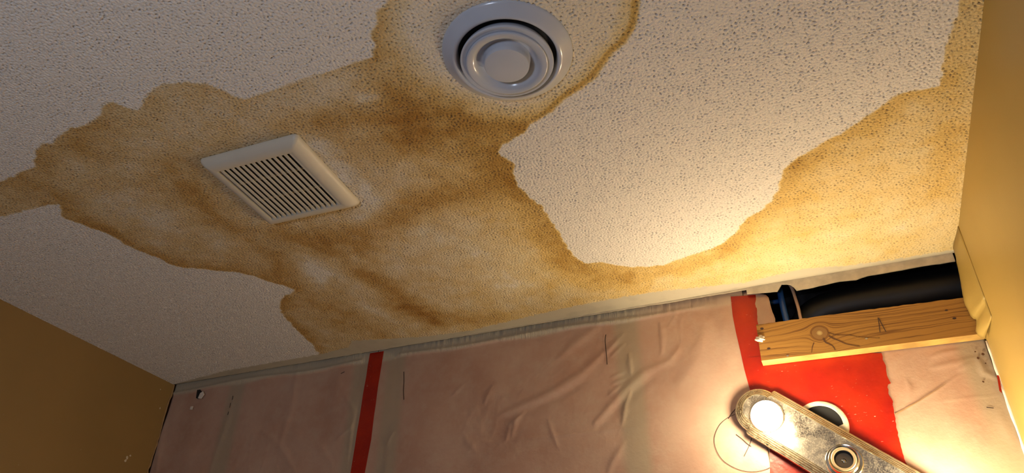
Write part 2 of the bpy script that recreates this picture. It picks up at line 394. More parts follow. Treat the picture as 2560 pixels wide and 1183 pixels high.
def build_ceiling():
    step = 0.0016
    xs = np.arange(XL, XR + step*0.6, step); xs[-1] = XR
    yf = np.arange(0.36, YB, step); yf = np.append(yf, YB)
    ny, nx = len(yf), len(xs)
    # coarse fields, then bilinear to the fine grid
    cs = 0.004
    cx = np.arange(XL-cs, XR+2*cs, cs); cy = np.arange(0.36-cs, YB+2*cs, cs)
    PX, PY = np.meshgrid(cx, cy)
    wob = band_noise(len(cy), len(cx), cs, 0.045, 0.5)*0.0014
    so = poly_sdf(PX, PY, STAIN_OUT) + wob; cr = poly_sdf(PX, PY, CLEAN_R) + wob
    ds = np.minimum(-so, cr)                     # distance inside the stained region
    vc = poly_sdf(PX, PY, VENT_CLEAN)
    inner = np.maximum(ds, 0)
    tone = 0.26 + 0.10*np.exp(-inner/0.03)
    tone += 0.035*band_noise(len(cy), len(cx), cs, 0.15, 0.5) + 0.02*band_noise(len(cy), len(cx), cs, 0.05, 0.5)
    blur = band_noise(len(cy), len(cx), cs, 0.06, 0.4)*0.005
    for pts, wd, s in STROKES:
        d = np.maximum(line_dist(PX, PY, C(pts)) + blur, 0); tone += s*0.85*np.exp(-(d/(wd*1.75))**1.6)
    for pts, wd, s in LIGHTS:
        d = np.maximum(line_dist(PX, PY, C(pts)) + blur, 0); tone -= s*np.exp(-(d/(wd*1.5))**1.6)
    tone *= 1 - 0.90*sstep(-vc, -0.05, 0.035)
    tone += 0.09*(1 - sstep(PX, -1.35, -0.95))
    right = sstep(PX + 0.35*(PY-1.2), -0.95, -0.4)   # stain yellower and paler towards the right wall
    tone *= 1 - 0.22*sstep(PX, -0.25, 0.0)
    mask = sstep(ds, -0.0015, 0.0022)
    rl = line_dist(PX, PY, C([(1,1),(2,2)])) if False else line_dist(PX, PY, RIMLINE)
    rimm = 0.55*np.exp(-(rl/(0.0060+0.4*np.abs(wob)))**4)
    stain = np.clip(np.maximum(np.clip(tone, 0.05, 1)*mask, rimm), 0, 1)
    nb = band_noise(len(cy), len(cx), cs, 0.02, 0.5)*0.0015
    smoo = 1 - sstep(poly_sdf(PX, PY, SMOOTH) + nb, -0.0015, 0.0015)
    def up(Fi):
        ix = (xs - cx[0])/cs; iy = (yf - cy[0])/cs
        i0 = np.floor(ix).astype(int); j0 = np.floor(iy).astype(int); fx = (ix-i0)[None]; fy = (iy-j0)[:, None]
        g = lambda jj, ii: Fi[np.ix_(jj, ii)]
        return (g(j0, i0)*(1-fx)+g(j0, i0+1)*fx)*(1-fy) + (g(j0+1, i0)*(1-fx)+g(j0+1, i0+1)*fx)*fy
    S, Y, SM = up(stain), up(right), up(smoo)
    # popcorn relief: lumps with small pits between them
    lump = band_noise(ny, nx, step, 0.0075, 0.35)
    fine = band_noise(ny, nx, step, 0.0045, 0.3)
    pn = band_noise(ny, nx, step, 0.0078, 0.28)
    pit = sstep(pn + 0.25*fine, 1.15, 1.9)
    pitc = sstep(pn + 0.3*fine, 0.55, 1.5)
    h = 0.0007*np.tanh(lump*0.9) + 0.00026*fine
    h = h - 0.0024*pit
    h = h*(1-SM) + 0.0004*SM + 0.0001*fine*SM
    h[-1, :] = 0.0; h[:, 0] *= 0.3; h[:, -1] *= 0.3
    # coarse part towards the rear of the room
    yc = np.linspace(YR, 0.36, 24)[:-1]
    def ext(A, v): return np.vstack([np.full((len(yc), nx), v), A])
    S, Y, SM, h, pit, pitc = ext(S, 0.0), ext(Y, 0.0), ext(SM, 0.0), ext(h, 0.0), ext(pit, 0.0), ext(pitc, 0.0)
    ys = np.concatenate([yc, yf]); NY = len(ys)
    X, Yy = np.meshgrid(xs, ys)
    co = np.stack([X, Yy, CEIL - h], -1).reshape(-1, 3).astype(np.float32)
    idx = np.arange(NY*nx).reshape(NY, nx)
    # normals face down
    q = np.stack([idx[:-1, :-1], idx[1:, :-1], idx[1:, 1:], idx[:-1, 1:]], -1).reshape(-1, 4)
    # slab above: four outer corners give the plasterboard its thickness
    me = bpy.data.meshes.new('ceiling')
    nv = len(co)
    T = 0.0127
    top = np.array([[XL-.1, YR-.1, CEIL+T], [XR+.1, YR-.1, CEIL+T], [XR+.1, YB, CEIL+T], [XL-.1, YB, CEIL+T]], np.float32)
    edge = idx[-1]                                  # front lip against the stripped wall
    lip = co[edge].copy(); lip[:, 2] = CEIL + T
    co2 = np.vstack([co, top, lip]); L0 = nv + 4; lipi = np.arange(L0, L0 + nx)
    ql = np.stack([edge[:-1], lipi[:-1], lipi[1:], edge[1:]], -1)
    allq = np.vstack([q, ql, [[nv, nv+1, nv+2, nv+3]]])
    me.vertices.add(len(co2)); me.vertices.foreach_set('co', co2.ravel())
    me.loops.add(allq.size); me.loops.foreach_set('vertex_index', allq.ravel().astype(np.int32))
    me.polygons.add(len(allq)); me.polygons.foreach_set('loop_start', np.arange(0, allq.size, 4, dtype=np.int32))
    me.update(calc_edges=True)
    me.polygons.foreach_set('use_smooth', np.ones(len(allq), bool))
    pad = np.zeros(4 + nx)
    for nm, A in (('stain', S), ('yellow', Y), ('smooth', SM), ('pit', pit), ('pit_brown', pitc)):
        at = me.attributes.new(nm, 'FLOAT', 'POINT')
        extra = pad.copy()
        if nm == 'smooth': extra += 1
        at.data.foreach_set('value', np.concatenate([A.ravel(), extra]).astype(np.float32))
    me.materials.append(M['ceiling'])
    o = link(bpy.data.objects.new('ceiling', me)); tag(o, kind='structure')
    return o
build_ceiling()

# ------------------------------------------------------------------ room shell
def struct(name, bm, mat, smooth=False):
    return tag(bm_obj(name, bm, mat, None, smooth), kind='structure')
def jag(pts, amp, step=0.012, seed=1):
    """subdivide an open line and shake it"""
    r = random.Random(seed); out = []
    for a, b in zip(pts[:-1], pts[1:]):
        n = max(1, int(math.dist(a, b)/step))
        for i in range(n):
            t = i/n; out.append((a[0]+(b[0]-a[0])*t + r.uniform(-amp, amp), a[1]+(b[1]-a[1])*t + r.uniform(-amp, amp)))
    out.append(pts[-1]); return out

bm = bmesh.new(); box(bm, XL-.2, XR+.2, YR-.5, YB+.3, -0.1, 0); struct('floor', bm, M['floor'])
# unseen lid above the plasterboard, added to keep sky light out
bm = bmesh.new(); box(bm, XL-.2, XR+.2, YR-.2, YB+.3, CEIL+.07, CEIL+.12); struct('light_lid', bm, M['dark'])

# left wall: painted board with a ragged torn end against the stripped wall
edgeL = jag([(YB+.006, CEIL), (1.820, 2.42), (1.819, 2.38), (1.814, 2.34), (1.820, 2.25), (1.816, 2.12), (1.819, 1.6), (1.819, 0)], 0.0022, 0.014, 3)
ZL = [(YR, 0), (YR, CEIL)] + edgeL
bm = bmesh.new(); prism(bm, ZL[::1], 'x', XL, XL-0.0127); wl = struct('wall_left', bm, M['paint_l'])
bm = bmesh.new(); box(bm, XL-.2, XL-.0130, YR-.1, YB+.3, 0, CEIL+.07)
tag(bm_obj('framing', bm, M['stud'], wl), None)
# torn brown paper along that end
bm = bmesh.new()
e = [(a, b) for a, b in edgeL if b > 1.5]
out = [(a+0.0035+random.uniform(-.001, .0015), b) for a, b in e] + [(a-0.0015+random.uniform(-.0015, .001), b) for a, b in e[::-1]]
prism(bm, out, 'x', XL+0.0015, XL-0.010); bm_obj('torn_paper_edge', bm, M['paper'], wl)
# small chips where the paint is knocked off
bm = bmesh.new()
for (px, py, r) in ((400,1021,.0035),(318,1144,.006),(314,1152,.005),(326,1140,.004),(401,974,.002)):
    c = onX((px, py), XL)
    pts = [(c[0]+r*random.uniform(.5, 1.2)*math.cos(k*math.pi/4), c[1]+r*random.uniform(.5, 1.2)*math.sin(k*math.pi/4)) for k in range(8)]
    prism(bm, pts, 'x', XL+0.0006, XL-0.001)
bm_obj('paint_chips', bm, M['core'], wl)

# right wall, its far end broken away around the ceiling hole
edgeR = [(1.8135, CEIL)] + jag([(1.819, 2.438), onX((2394,668), XR), onX((2402,700), XR), onX((2411,752), XR), onX((2428,788), XR), onX((2441,800), XR), onX((2442,834), XR), (1.850, 2.225), (1.816, 2.207)], 0.0018, 0.012, 8) \
      + jag([(1.813, 2.198), (1.816, 2.10), (1.820, 1.97), (1.823, 1.6), (1.823, 0)], 0.0012, 0.02, 5)
bm = bmesh.new(); prism(bm, [(YR, 0), (YR, CEIL)] + edgeR, 'x', XR, XR+0.0127); wr = struct('wall_right', bm, M['paint_r'])
bm = bmesh.new(); box(bm, XR+.0130, XR+.2, YR-.1, YB+.3, 0, CEIL+.07); bm_obj('framing', bm, M['dark'], wr)
# rounded bead of pale compound down the lower edge
bm = bmesh.new()
pts = [(XR-0.001+random.uniform(-.0008, .0008), yy, zz) for yy, zz in [(1.812+0.0006*random.uniform(-1, 1)+max(0, min(.008, (2.2-z)*.06)), z) for z in np.linspace(2.203, 0.9, 60)]]
tube(bm, pts, [0.0036+random.uniform(-.0008, .0012) for _ in pts], 8); bm_obj('compound_bead', bm, M['white'], wr, True)

# board at the corner bulging over the end of the wooden block
tornp = [(2389,636),(2395,668),(2402,700),(2407,728),(2411,752),(2419,772),(2428,790),(2434,796),(2442,799),(2442,815),(2441,828),(2445,837),(2453,843),(2462,846)]
tornp = smoothline(tornp[:7], 3) + tornp[7:]
te = [onY((p[0]+random.uniform(-.7, .7), p[1]), 1.7865) for p in tornp]
te[0] = (te[0][0], CEIL-.0005)
vs, fs = [], []
for x, z in te:
    for k in range(9):
        t = k/8; q = t*t*(3-2*t)
        vs.append((XR-.0004 + (min(x, XR-.001)-XR+.0004)*q, 1.69+.0965*t, z + (1-t)*.006*(1 if z < 2.25 else 0)))
fs = [(i*9+k, (i+1)*9+k, (i+1)*9+k+1, i*9+k+1) for i in range(len(te)-1) for k in range(8)]
o = mesh_obj('torn_board_lip', vs, fs, M['paint_r'], wr, True); sd = o.modifiers.new('t', 'SOLIDIFY'); sd.thickness = .0025; sd.offset = 0

# rear wall with an open doorway
bm = bmesh.new()
box(bm, XL-.1, -0.98, YR-.11, YR, 0, CEIL+.07); box(bm, -0.12, XR+.1, YR-.11, YR, 0, CEIL+.07); box(bm, -0.98, -0.12, YR-.11, YR, 2.05, CEIL+.07)
struct('wall_rear', bm, M['rearwall'])
bm = bmesh.new()
box(bm, -1.04, -0.98, YR, YR+.015, 0, 2.11); box(bm, -0.12, -0.06, YR, YR+.015, 0, 2.11); box(bm, -0.98, -0.12, YR, YR+.015, 2.05, 2.11)
struct('trim_2', bm, M['white'])

# the stripped back wall: studs, plates and insulation behind the plastic
HX0, HX1 = -0.105, 0.372                            # hole near the ceiling on the right
wb = bpy.data.objects.new('wall_back', None); link(wb); tag(wb, kind='structure')
bm = bmesh.new()
box(bm, XL-.1, HX0, YS+.006, YS+.09, 2.40, CEIL+.07)            # top plate
for sx in (-2.15, -1.70, -1.28, -0.87, -0.47):
    box(bm, sx-.019, sx+.019, YS+.006, YS+.09, 0, 2.40)
box(bm, HX0-.038, HX0, YS+.006, YS+.20, 0, CEIL+.07); box(bm, .30, .338, YS+.006, YS+.09, 0, 2.21)
bm_obj('wall_framing', bm, M['stud'], wb)
bm = bmesh.new()
box(bm, XL-.1, HX0-.038, YS+.012, YS+.10, 0, 2.40); box(bm, HX0, HX1+.1, YS+.012, YS+.10, 0, 2.17)
bm_obj('insulation', bm, M['insul'], wb)
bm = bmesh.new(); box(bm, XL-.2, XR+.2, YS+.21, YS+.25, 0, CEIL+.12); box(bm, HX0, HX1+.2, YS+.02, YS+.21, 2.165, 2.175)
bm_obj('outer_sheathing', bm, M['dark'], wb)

# strip of board and tape still hanging under the ceiling edge above the hole
bm = bmesh.new()
low = [(1868,735),(1905,733),(1944,729),(1950,720),(1954,712),(1966,711),(1976,713),(1984,719),(1991,727),(2020,722),(2060,713),(2100,704),(2140,700),(2170,690),(2230,680),(2300,667),(2350,660),(2388,654)]
lowp = [onY(p, YB) for p in low]
lowp = [(x, z) for x, z in jag(lowp, 0.0006, 0.01, 4)]
pts = [(lowp[0][0], CEIL-.0005)] + lowp + [(lowp[-1][0], CEIL-.0005)]
prism(bm, pts, 'y', YB-.0022, YB+.0016)
struct('trim_3', bm, M['compound'])
bm = bmesh.new(); ragged = jag([(XL, CEIL-.0006), (-1.2, CEIL-.0014), (-0.6, CEIL-.003), (lowp[0][0], CEIL-.006)], .0008, .012, 6)
prism(bm, [(XL, CEIL+.004)] + ragged + [(lowp[0][0], CEIL+.004)], 'y', YB-.0003, YB+.002); struct('trim_4', bm, M['compound'])

# ------------------------------------------------------------------ plastic sheeting
TAPE_L = [onY(p) for p in ((925,880),(960,874),(938,990),(928,1050),(912,1183))], [onY(p) for p in ((925,880),(905,1000),(893,1080),(877,1183))]
def W(pts): return [onY(p) for p in pts]
CREASES = [ # px polyline, half width m, height m (towards the room)
 ([(1250,1037),(1378,982),(1454,935),(1522,871),(1556,837)], .010, .0055), ([(1262,1052),(1390,998),(1466,950)], .010, -.003),
 ([(1488,1058),(1565,973),(1611,931),(1675,901),(1696,871)], .010, .0055), ([(1495,1075),(1580,985),(1630,945)], .012, -.003),
 ([(1650,807),(1656,845),(1654,884)], .006, .004), ([(1573,884),(1577,935)], .006, .004), ([(1556,1060),(1564,1010),(1577,977)], .005, .004),
 ([(1267,1101),(1377,1092),(1526,1075),(1632,1065)], .003, .0018), ([(1100,1122),(1200,1110),(1267,1101)], .003, .0015),
 ([(1400,893),(1450,850),(1500,812)], .012, .005), ([(1520,880),(1545,850)], .004, .003), ([(1525,895),(1560,860)], .004, .003),
 ([(1525,945),(1560,930)], .004, .0025), ([(1530,960),(1562,948)], .004, .0025), ([(1520,990),(1550,965)], .005, .003),
 ([(1560,1110),(1530,1160),(1520,1183)], .008, .003), ([(1370,1050),(1395,1120)], .005, .0025), ([(1265,1100),(1275,1060),(1300,1040)], .005, .003),
 ([(1700,960),(1740,900),(1760,830)], .02, .004),
 ([(902,985),(884,1060),(868,1183)], .006, .007), ([(862,990),(898,1045)], .006, .003), ([(850,930),(835,1020)], .02, .003), ([(840,1100),(900,1050)], .007, .0035),
 ([(962,915),(955,1000),(940,1095),(928,1183)], .007, .007), ([(985,1080),(960,1120),(945,1183)], .006, .004), ([(975,900),(962,940)], .006, .004),
 ([(1130,990),(1160,960)], .005, .002), ([(1210,1010),(1230,965)], .006, .003), ([(1280,1090),(1290,1050),(1310,1030)], .006, .004), ([(1160,1090),(1190,1130)], .008, .003),
 ([(582,1000),(568,1050),(543,1120),(525,1183)], .012, .004), ([(655,1077),(700,1115),(740,1183)], .010, .004), ([(415,1010),(400,1120),(390,1183)], .010, .005),
 ([(480,1040),(470,1183)], .02, .003), ([(745,920),(730,1010),(700,1110)], .012, .0035), ([(790,1100),(830,1160)], .010, .003),
 ([(2238,1036),(2327,985),(2398,937)], .003, .0028), ([(2318,1005),(2438,993),(2505,987)], .002, .0012), ([(2266,948),(2276,975),(2270,1000)], .005, .003),
 ([(2445,895),(2460,930),(2490,945)], .006, .005), ([(2327,893),(2352,884),(2395,875)], .005, .003), ([(2330,920),(2400,905),(2440,893)], .006, .003),
 ([(2225,975),(2255,985)], .004, .0035), ([(2228,990),(2250,1000)], .004, .003), ([(2395,925),(2430,905)], .005, .003), ([(2500,1030),(2530,1100)], .012, .004),
 ([(2215,940),(2232,915)], .004, .002)]
def line_param(PX, PY, pts):
    best = np.full(PX.shape, 9.0); U = np.zeros(PX.shape)
    L_ = [0]
    for a, b in zip(pts[:-1], pts[1:]): L_.append(L_[-1] + math.dist(a, b))
    for i, (a, b) in enumerate(zip(pts[:-1], pts[1:])):
        dx, dy = b[0]-a[0], b[1]-a[1]; ll = dx*dx+dy*dy
        t = np.clip(((PX-a[0])*dx + (PY-a[1])*dy)/ll, 0, 1); d = np.hypot(PX-a[0]-t*dx, PY-a[1]-t*dy)
        k = d < best; best = np.where(k, d, best); U = np.where(k, (L_[i] + t*math.sqrt(ll))/L_[-1], U)
    return best, U
def sheet(name, x0, x1, ztop, label, flat, clip=None, seed=0, zlow=1.86):
    st = 0.0035
    xs = np.linspace(x0, x1, max(8, int((x1-x0)/st)))
    zs = np.concatenate([np.linspace(0.02, zlow, 22)[:-1], np.arange(zlow, ztop, st), [ztop]])
    X, Z = np.meshgrid(xs, zs)
    r = np.random.default_rng(seed)
    def sn(sx, sz, n, amp):
        o = np.zeros(X.shape)
        for _ in range(n):
            a = r.uniform(0, 2*math.pi); k = r.uniform(.6, 1.6); o += np.sin(X*sx*k*math.cos(a)+Z*sz*k*math.sin(a) + r.uniform(0, 6.28))
        return o*amp/math.sqrt(n)
    H = sn(9, 9, 7, .0016) + sn(28, 22, 9, .0006)
    n2 = sn(60, 40, 12, 1.0); H += 0.0005*np.exp(-(n2/0.35)**2)*sstep(sn(7, 7, 5, 1.0), .2, .9)     # sparse sharp creases
    for pts, wd, hh in CREASES:
        P = W(pts); d, u = line_param(X, Z, P)
        H += .48*hh*np.exp(-(d/(wd*(.7+.6*np.sin(np.pi*u))))**2)*np.sqrt(np.maximum(np.sin(np.pi*(.06+.88*u)), 0))
        H += .10*hh*np.exp(-(d/(wd*4))**2)*np.maximum(np.sin(np.pi*u), 0)
    # tight pleats under the ceiling line where it was stapled
    tz = sstep(Z, CEIL-.045, CEIL-.008)
    pl = np.zeros(X.shape)
    for _ in range(14): pl += np.sin(X*r.uniform(150, 620) + Z*r.uniform(-60, 60) + r.uniform(0, 6.28))
    H += tz*pl/math.sqrt(14)*.0006*sstep(X, -1.6, -1.0)
    H += 0.004*np.exp(-((Z-(CEIL-.026-.004*np.sin(X*11)))/.006)**2)*sstep(-X, .1, .6)
    H = np.clip(H, -0.005, 0.010)
    for (fa, fb) in flat: H *= sstep(np.maximum(fa-X, X-fb), -0.002, 0.02)
    co = np.stack([X, YS - H, Z], -1).reshape(-1, 3)
    nx, nz = len(xs), len(zs); idx = np.arange(nx*nz).reshape(nz, nx)
    keep = np.ones((nz-1, nx-1), bool)
    if clip is not None:
        cxm = (X[:-1, :-1]+X[1:, 1:])/2; czm = (Z[:-1, :-1]+Z[1:, 1:])/2; keep = clip(cxm, czm)
    q = np.stack([idx[:-1, :-1], idx[:-1, 1:], idx[1:, 1:], idx[1:, :-1]], -1)[keep].reshape(-1, 4)
    used = np.unique(q); remap = -np.ones(nx*nz, int); remap[used] = np.arange(len(used))
    o = mesh_obj(name, co[used], [tuple(map(int, f)) for f in remap[q]], M['sheet'], None, True)
    stud = np.zeros(X.shape)
    for sx in (-1.86, -1.345, -1.22, -.47, .335):
        stud = np.maximum(stud, (1 - sstep(np.abs(X-sx+0.03*(Z-2.2)), .018, .05))*.8)
    top = sstep(Z + .004*np.sin(X*23), CEIL-.040, CEIL-.026)*(1-.6*sstep(X, -.55, -.3))
    for nm, A in (('stud', stud), ('top', top)):
        at = o.data.attributes.new(nm, 'FLOAT', 'POINT'); at.data.foreach_set('value', A.ravel()[used].astype(np.float32))
    md = o.modifiers.new('thickness', 'SOLIDIFY'); md.thickness = 0.0004; md.offset = -1
    tag(o, label, 'plastic sheet', 'plastic sheets covering the stripped wall'); return o
tl0, tl1 = -1.318, -1.262
s1 = sheet('plastic_sheet', XL+.001, -1.30, CEIL+.03, 'dim brownish plastic sheet between the left tan wall and the thin red tape strip', [(-1.345, -1.23)], seed=2)
s2 = sheet('plastic_sheet', -1.299, -0.150, CEIL+.03, 'large wrinkled pinkish plastic sheet between the two vertical red tape strips, with pen marks', [(-1.345, -1.23), (-.21, -.10)], seed=5)
s3 = sheet('plastic_sheet', -0.149, XR-.001, 2.225, 'pale beige plastic sheet to the right of the wide red tape, below the wooden block', [(-.21, .155)], seed=9)

# ------------------------------------------------------------------ red tape
def flat_patch(name, outline, label, cat, y=YS-.0010, th=.0005, parent=None, mat=None):
    bm = bmesh.new(); prism(bm, outline, 'y', y, y+th)
    o = bm_obj(name, bm, mat or M['tape'], parent)
    if label: tag(o, label, cat)
    return o
L = W([(925,884),(916,940),(908,985),(900,1040),(892,1085),(877,1183)]); Rr = W([(960,878),(950,938),(943,985),(935,1040),(928,1100),(912,1183)])
def extend(line, z):
    (x0, z0), (x1, z1) = line[-2], line[-1]; t = (z-z1)/(z1-z0); return line + [(x1+(x1-x0)*t, z)]
L = [(L[0][0], CEIL-.002)] + L[1:]; Rr = [(Rr[0][0], CEIL-.002)] + Rr[1:]
L = extend(L, 1.2); Rr = extend(Rr, 1.2)
flat_patch('red_tape', jag(L, .0006, .03, 2) + jag(Rr, .0006, .03, 3)[::-1], 'narrow dark red tape strip running down the left part of the plastic, by itself', 'tape')
L = W([(1827,742),(1832,790),(1840,830),(1851,880),(1861,925),(1872,965),(1895,1035),(1922,1090),(1938,1125),(1950,1183)]); L = extend(L, 1.2)
Rr = W([(1889,738),(1891,770),(1896,815),(1905,905),(1960,955),(2000,1010),(2030,1090),(2010,1183)]); Rr = extend(Rr, 1.2)
flat_patch('red_tape', jag(L, .0004, .03, 4) + jag(Rr, .0012, .008, 5)[::-1], 'bright red tape strip dropping from the ceiling, left of the wooden block', 'tape')
out = W([(1872,895),(2000,880),(2204,884),(2208,900),(2214,915),(2219,940),(2226,958),(2218,968),(2222,985),(2232,1004),(2236,1040),(2246,1090),(2262,1148),(2275,1183)])
bl = W([(1925,1183),(1925,1090),(1900,1000),(1880,930)])
out = out[:1] + jag(out[1:3], .0003, .05) + jag(out[2:], .0013, .006, 12)[1:]
out = out + [(out[-1][0]+.03, 1.65), (bl[0][0]+.03, 1.65)] + bl
# a round cut-out for the electrical box
BX, BZ, BR = -0.022, CZ+.610, .060
bm = bmesh.new()
prism(bm, out, 'y', YS-.0018, YS-.0013)
o = bm_obj('red_tape_patch', bm, M['tape']); tag(o, 'wide bright red tape patch under the wooden block, spread around the round electrical box', 'tape')
# small scrap of red tape at the right corner
flat_patch('red_tape_scrap', W([(2491,944),(2496,943),(2502,975),(2503,988),(2497,982)]), 'tiny orange red tape scrap on the plastic beside the right wall edge', 'tape', YS-.012, .0008)

tg = smoothline([(1889,736),(1905,736),(1915,738),(1922,746),(1926,762),(1931,780),(1938,796),(1939,806),(1938,816)], 4)
tp = W(tg + [(1893,820)]); tp[0] = (tp[0][0], CEIL-.002)
nv = 14; vs, fs = [], []                       # gently buckled tongue of plastic
zs_ = np.linspace(2.30, CEIL-.003, nv)
ordered = sorted([(z, x) for x, z in tp[:-1]])
for z in zs_:
    xr_ = float(np.interp(z, [a for a, b in ordered], [b for a, b in ordered]))
    for k in range(8):
        x = -0.148 + (xr_+0.148)*k/7; vs.append((x, YS-.0002-.003*(k/7)**2*(1+.6*math.sin(z*90)), z))
fs = [(j*8+i, j*8+i+1, (j+1)*8+i+1, (j+1)*8+i) for j in range(nv-1) for i in range(7)]
o = mesh_obj('torn_tongue', vs, fs, M['sheet'], s3, True); o.modifiers.new('t', 'SOLIDIFY').thickness = .0005
bm = bmesh.new(); prism(bm, [(-.149, 2.2), (-.098, 2.2), (-.098, 2.305), (-.149, 2.305)], 'y', YS-.0003, YS+.0004); bm_obj('covered_strip', bm, M['sheet'], s3)

# ------------------------------------------------------------------ pen marks and bits on the sheets
def ink(name, px, r=.0009, y=None, parent=None, mat=None, off=.0012, base=None, taper=False):
    pts = [onY(p, (y or YS)) for p in px]
    sm = smoothline(pts, 6)
    bm = bmesh.new(); vs = []
    for i, p in enumerate(sm):
        a = sm[max(0, i-1)]; b = sm[min(len(sm)-1, i+1)]; t = np.array(b)-np.array(a); t /= np.linalg.norm(t)+1e-9; nrm = np.array([-t[1], t[0]])
        rr = r*(1 if not taper else (1-.7*i/len(sm)))
        yy = surf_y(p[0], p[1]) if base is None else base
        vs.append([bm.verts.new((p[0]+s*nrm[0]*rr, yy-off, p[1]+s*nrm[1]*rr)) for s in (1, -1)])
    for a, b in zip(vs[:-1], vs[1:]): bm.faces.new((a[0], a[1], b[1], b[0]))
    o = bm_obj(name, bm, mat or M['ink'], parent)
    md = o.modifiers.new('thickness', 'SOLIDIFY'); md.thickness = .0002
    return o
from mathutils.bvhtree import BVHTree
dg_cache = {}
def surf_y(x, z):
    best = YS
    for s in (s1, s2, s3):
        if s.name not in dg_cache:
            me = s.data; dg_cache[s.name] = BVHTree.FromPolygons([v.co[:] for v in me.vertices], [p.vertices[:] for p in me.polygons])
        h = dg_cache[s.name].ray_cast(Vector((x, 1.5, z)), Vector((0, 1, 0)))
        if h[0] is not None: best = min(best, h[0].y)
    return best
ink('pen_mark', [(1515,837),(1513,852),(1516,880),(1518,912)], .0011, parent=s2)
ink('pen_mark', [(1010,930),(1010,955),(1009,978),(1010,1000)], .0011, parent=s2)
ink('pen_circle', [(1843,1034),(1818,1047),(1800,1063),(1789,1085),(1786,1105),(1792,1128),(1806,1150),(1828,1166),(1855,1177),(1885,1180),(1915,1174),(1937,1162)], .0006, parent=s2)
ink('pen_mark', [(1842,1020),(1830,1034),(1821,1048)], .0010, parent=s2)
ink('pen_cross', [(1840,1087),(1855,1098),(1868,1110),(1878,1117)], .0010, parent=s2)
ink('pen_cross', [(1879,1097),(1874,1113),(1866,1130),(1860,1142)], .0009, parent=s2)
for p in ([(583,990),(581,1000)], [(577,1008),(575,1020)], [(572,1030),(570,1038)]): ink('pen_mark', p, .0010, parent=s1)
ink('pen_mark', [(853,935),(862,930)], .0009, parent=s1)
ink('pen_mark', [(2466,1019),(2484,1021)], .0009, parent=s3)
ink('splinter_line', [(2238,1036),(2290,1008),(2327,985),(2365,960)], .0012, parent=s3, mat=M['paper'], taper=True)
def blotch(px, r, mat, parent, name, th=.001, seed=0, sq=False, base=None, sx=1.0):
    rr = random.Random(seed); c = onY(px); n = 4 if sq else 10
    yy = surf_y(*c) if base is None else base
    pts = [(c[0]+sx*r*rr.uniform(.75, 1.15)*math.cos((k+.5)*2*math.pi/n), c[1]+r*rr.uniform(.75, 1.15)*math.sin((k+.5)*2*math.pi/n)) for k in range(n)]
    bm = bmesh.new(); prism(bm, pts, 'y', yy-.0015-th, yy-.001); return bm_obj(name, bm, mat, parent)
for i, (p, r) in enumerate((((2438,880),.003),((2457,886),.006),((2445,896),.005),((2464,909),.003),((2458,955),.004),((2490,930),.003))):
    blotch(p, r*.55, M['crack'], s3, 'stain_spot', .0003, i)
# little nail-hole tear and paper flakes on the left sheet
tear = W([(494,976),(501,975),(508,983),(503,990),(496,998),(491,996)])
bm = bmesh.new(); prism(bm, tear, 'y', surf_y(*tear[0])-.0025, surf_y(*tear[0])-.001); bm_obj('tear', bm, M['black'], s1)
bm = bmesh.new(); pt = W([(503,984),(510,980),(513,987),(505,998),(497,997)]); prism(bm, pt, 'y', surf_y(*pt[0])-.005, surf_y(*pt[0])-.003); bm_obj('torn_flap', bm, M['white'], s1)
fl = blotch((480,1021), .0085, M['white'], None, 'drywall_crumb', .0015, 3, True); tag(fl, 'square pale drywall crumb stuck on the dim plastic near the left corner', 'debris')

# ------------------------------------------------------------------ wooden block under the hole
BY0, BY1 = 1.790, 1.8225
tag_b = None
fr = [onY((1892,812), BY0), onY((1899,860), BY0), onY((1905,902), BY0), onY((2445,836), BY0), onY((2426,742), BY0)]
zt0, zb0 = fr[0][1], fr[2][1]; zt1, zb1 = fr[4][1], fr[3][1]
xr = XR - .002
top = jag([(-0.1255, zt0), (0.12, (zt0*.5+zt1*.5)+.001), (xr, zt1)], .0007, .01, 3)
pts = [(-0.128, zb0), (-0.1270, (zb0+zt0)/2)] + top + [(xr, zb1)]
kc = onY((2049,833), BY0)
M['wood'] = mk_wood(kc[0], kc[1])
bm = bmesh.new(); prism(bm, pts, 'y', BY0, BY1)
blk = bm_obj('wooden_block', bm, M['wood']); tag(blk, 'knotty pine board nailed across under the dark ceiling hole at the right', 'wood board')
blk.data.materials.append(simple('smeared_lit_pine', (0.50, 0.30, 0.085), 0.55, var=0.35, scale=18))  # underside paler: plaster smears plus the bulb's brightness put into the colour
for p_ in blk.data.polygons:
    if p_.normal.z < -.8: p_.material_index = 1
md = blk.modifiers.new('soft', 'BEVEL'); md.width = .0015; md.segments = 2; md.limit_method = 'ANGLE'; md.angle_limit = math.radians(50)
for p, r in (((1883+22,822),.0028),((1922,872),.0026),((2366,776),.0022),((2386,796),.0026)):
    c = onY(p, BY0); bm = bmesh.new()
    prism(bm, [(c[0]+1.6*r*math.cos(k*.63), c[1]+r*math.sin(k*.63)) for k in range(10)], 'y', BY0-.0004, BY0+.001); bm_obj('pin_knot', bm, M['ink'], blk)
for p in ((2166,847),(1969,890)):
    c = onY(p, BY0); bm = bmesh.new(); prism(bm, [(c[0]+.003*math.cos(k*.63), c[1]+.002*math.sin(k*.63)) for k in range(10)], 'y', BY0-.001, BY0+.001); bm_obj('nail_head', bm, M['steel'], blk)
ink('pencil_mark', [(2195,795),(2198,812),(2200,831)], .0009, y=BY0, parent=blk, base=BY0, off=.0006)
ink('pencil_mark', [(2197,796),(2205,812),(2215,830)], .0009, y=BY0, parent=blk, base=BY0, off=.0006)
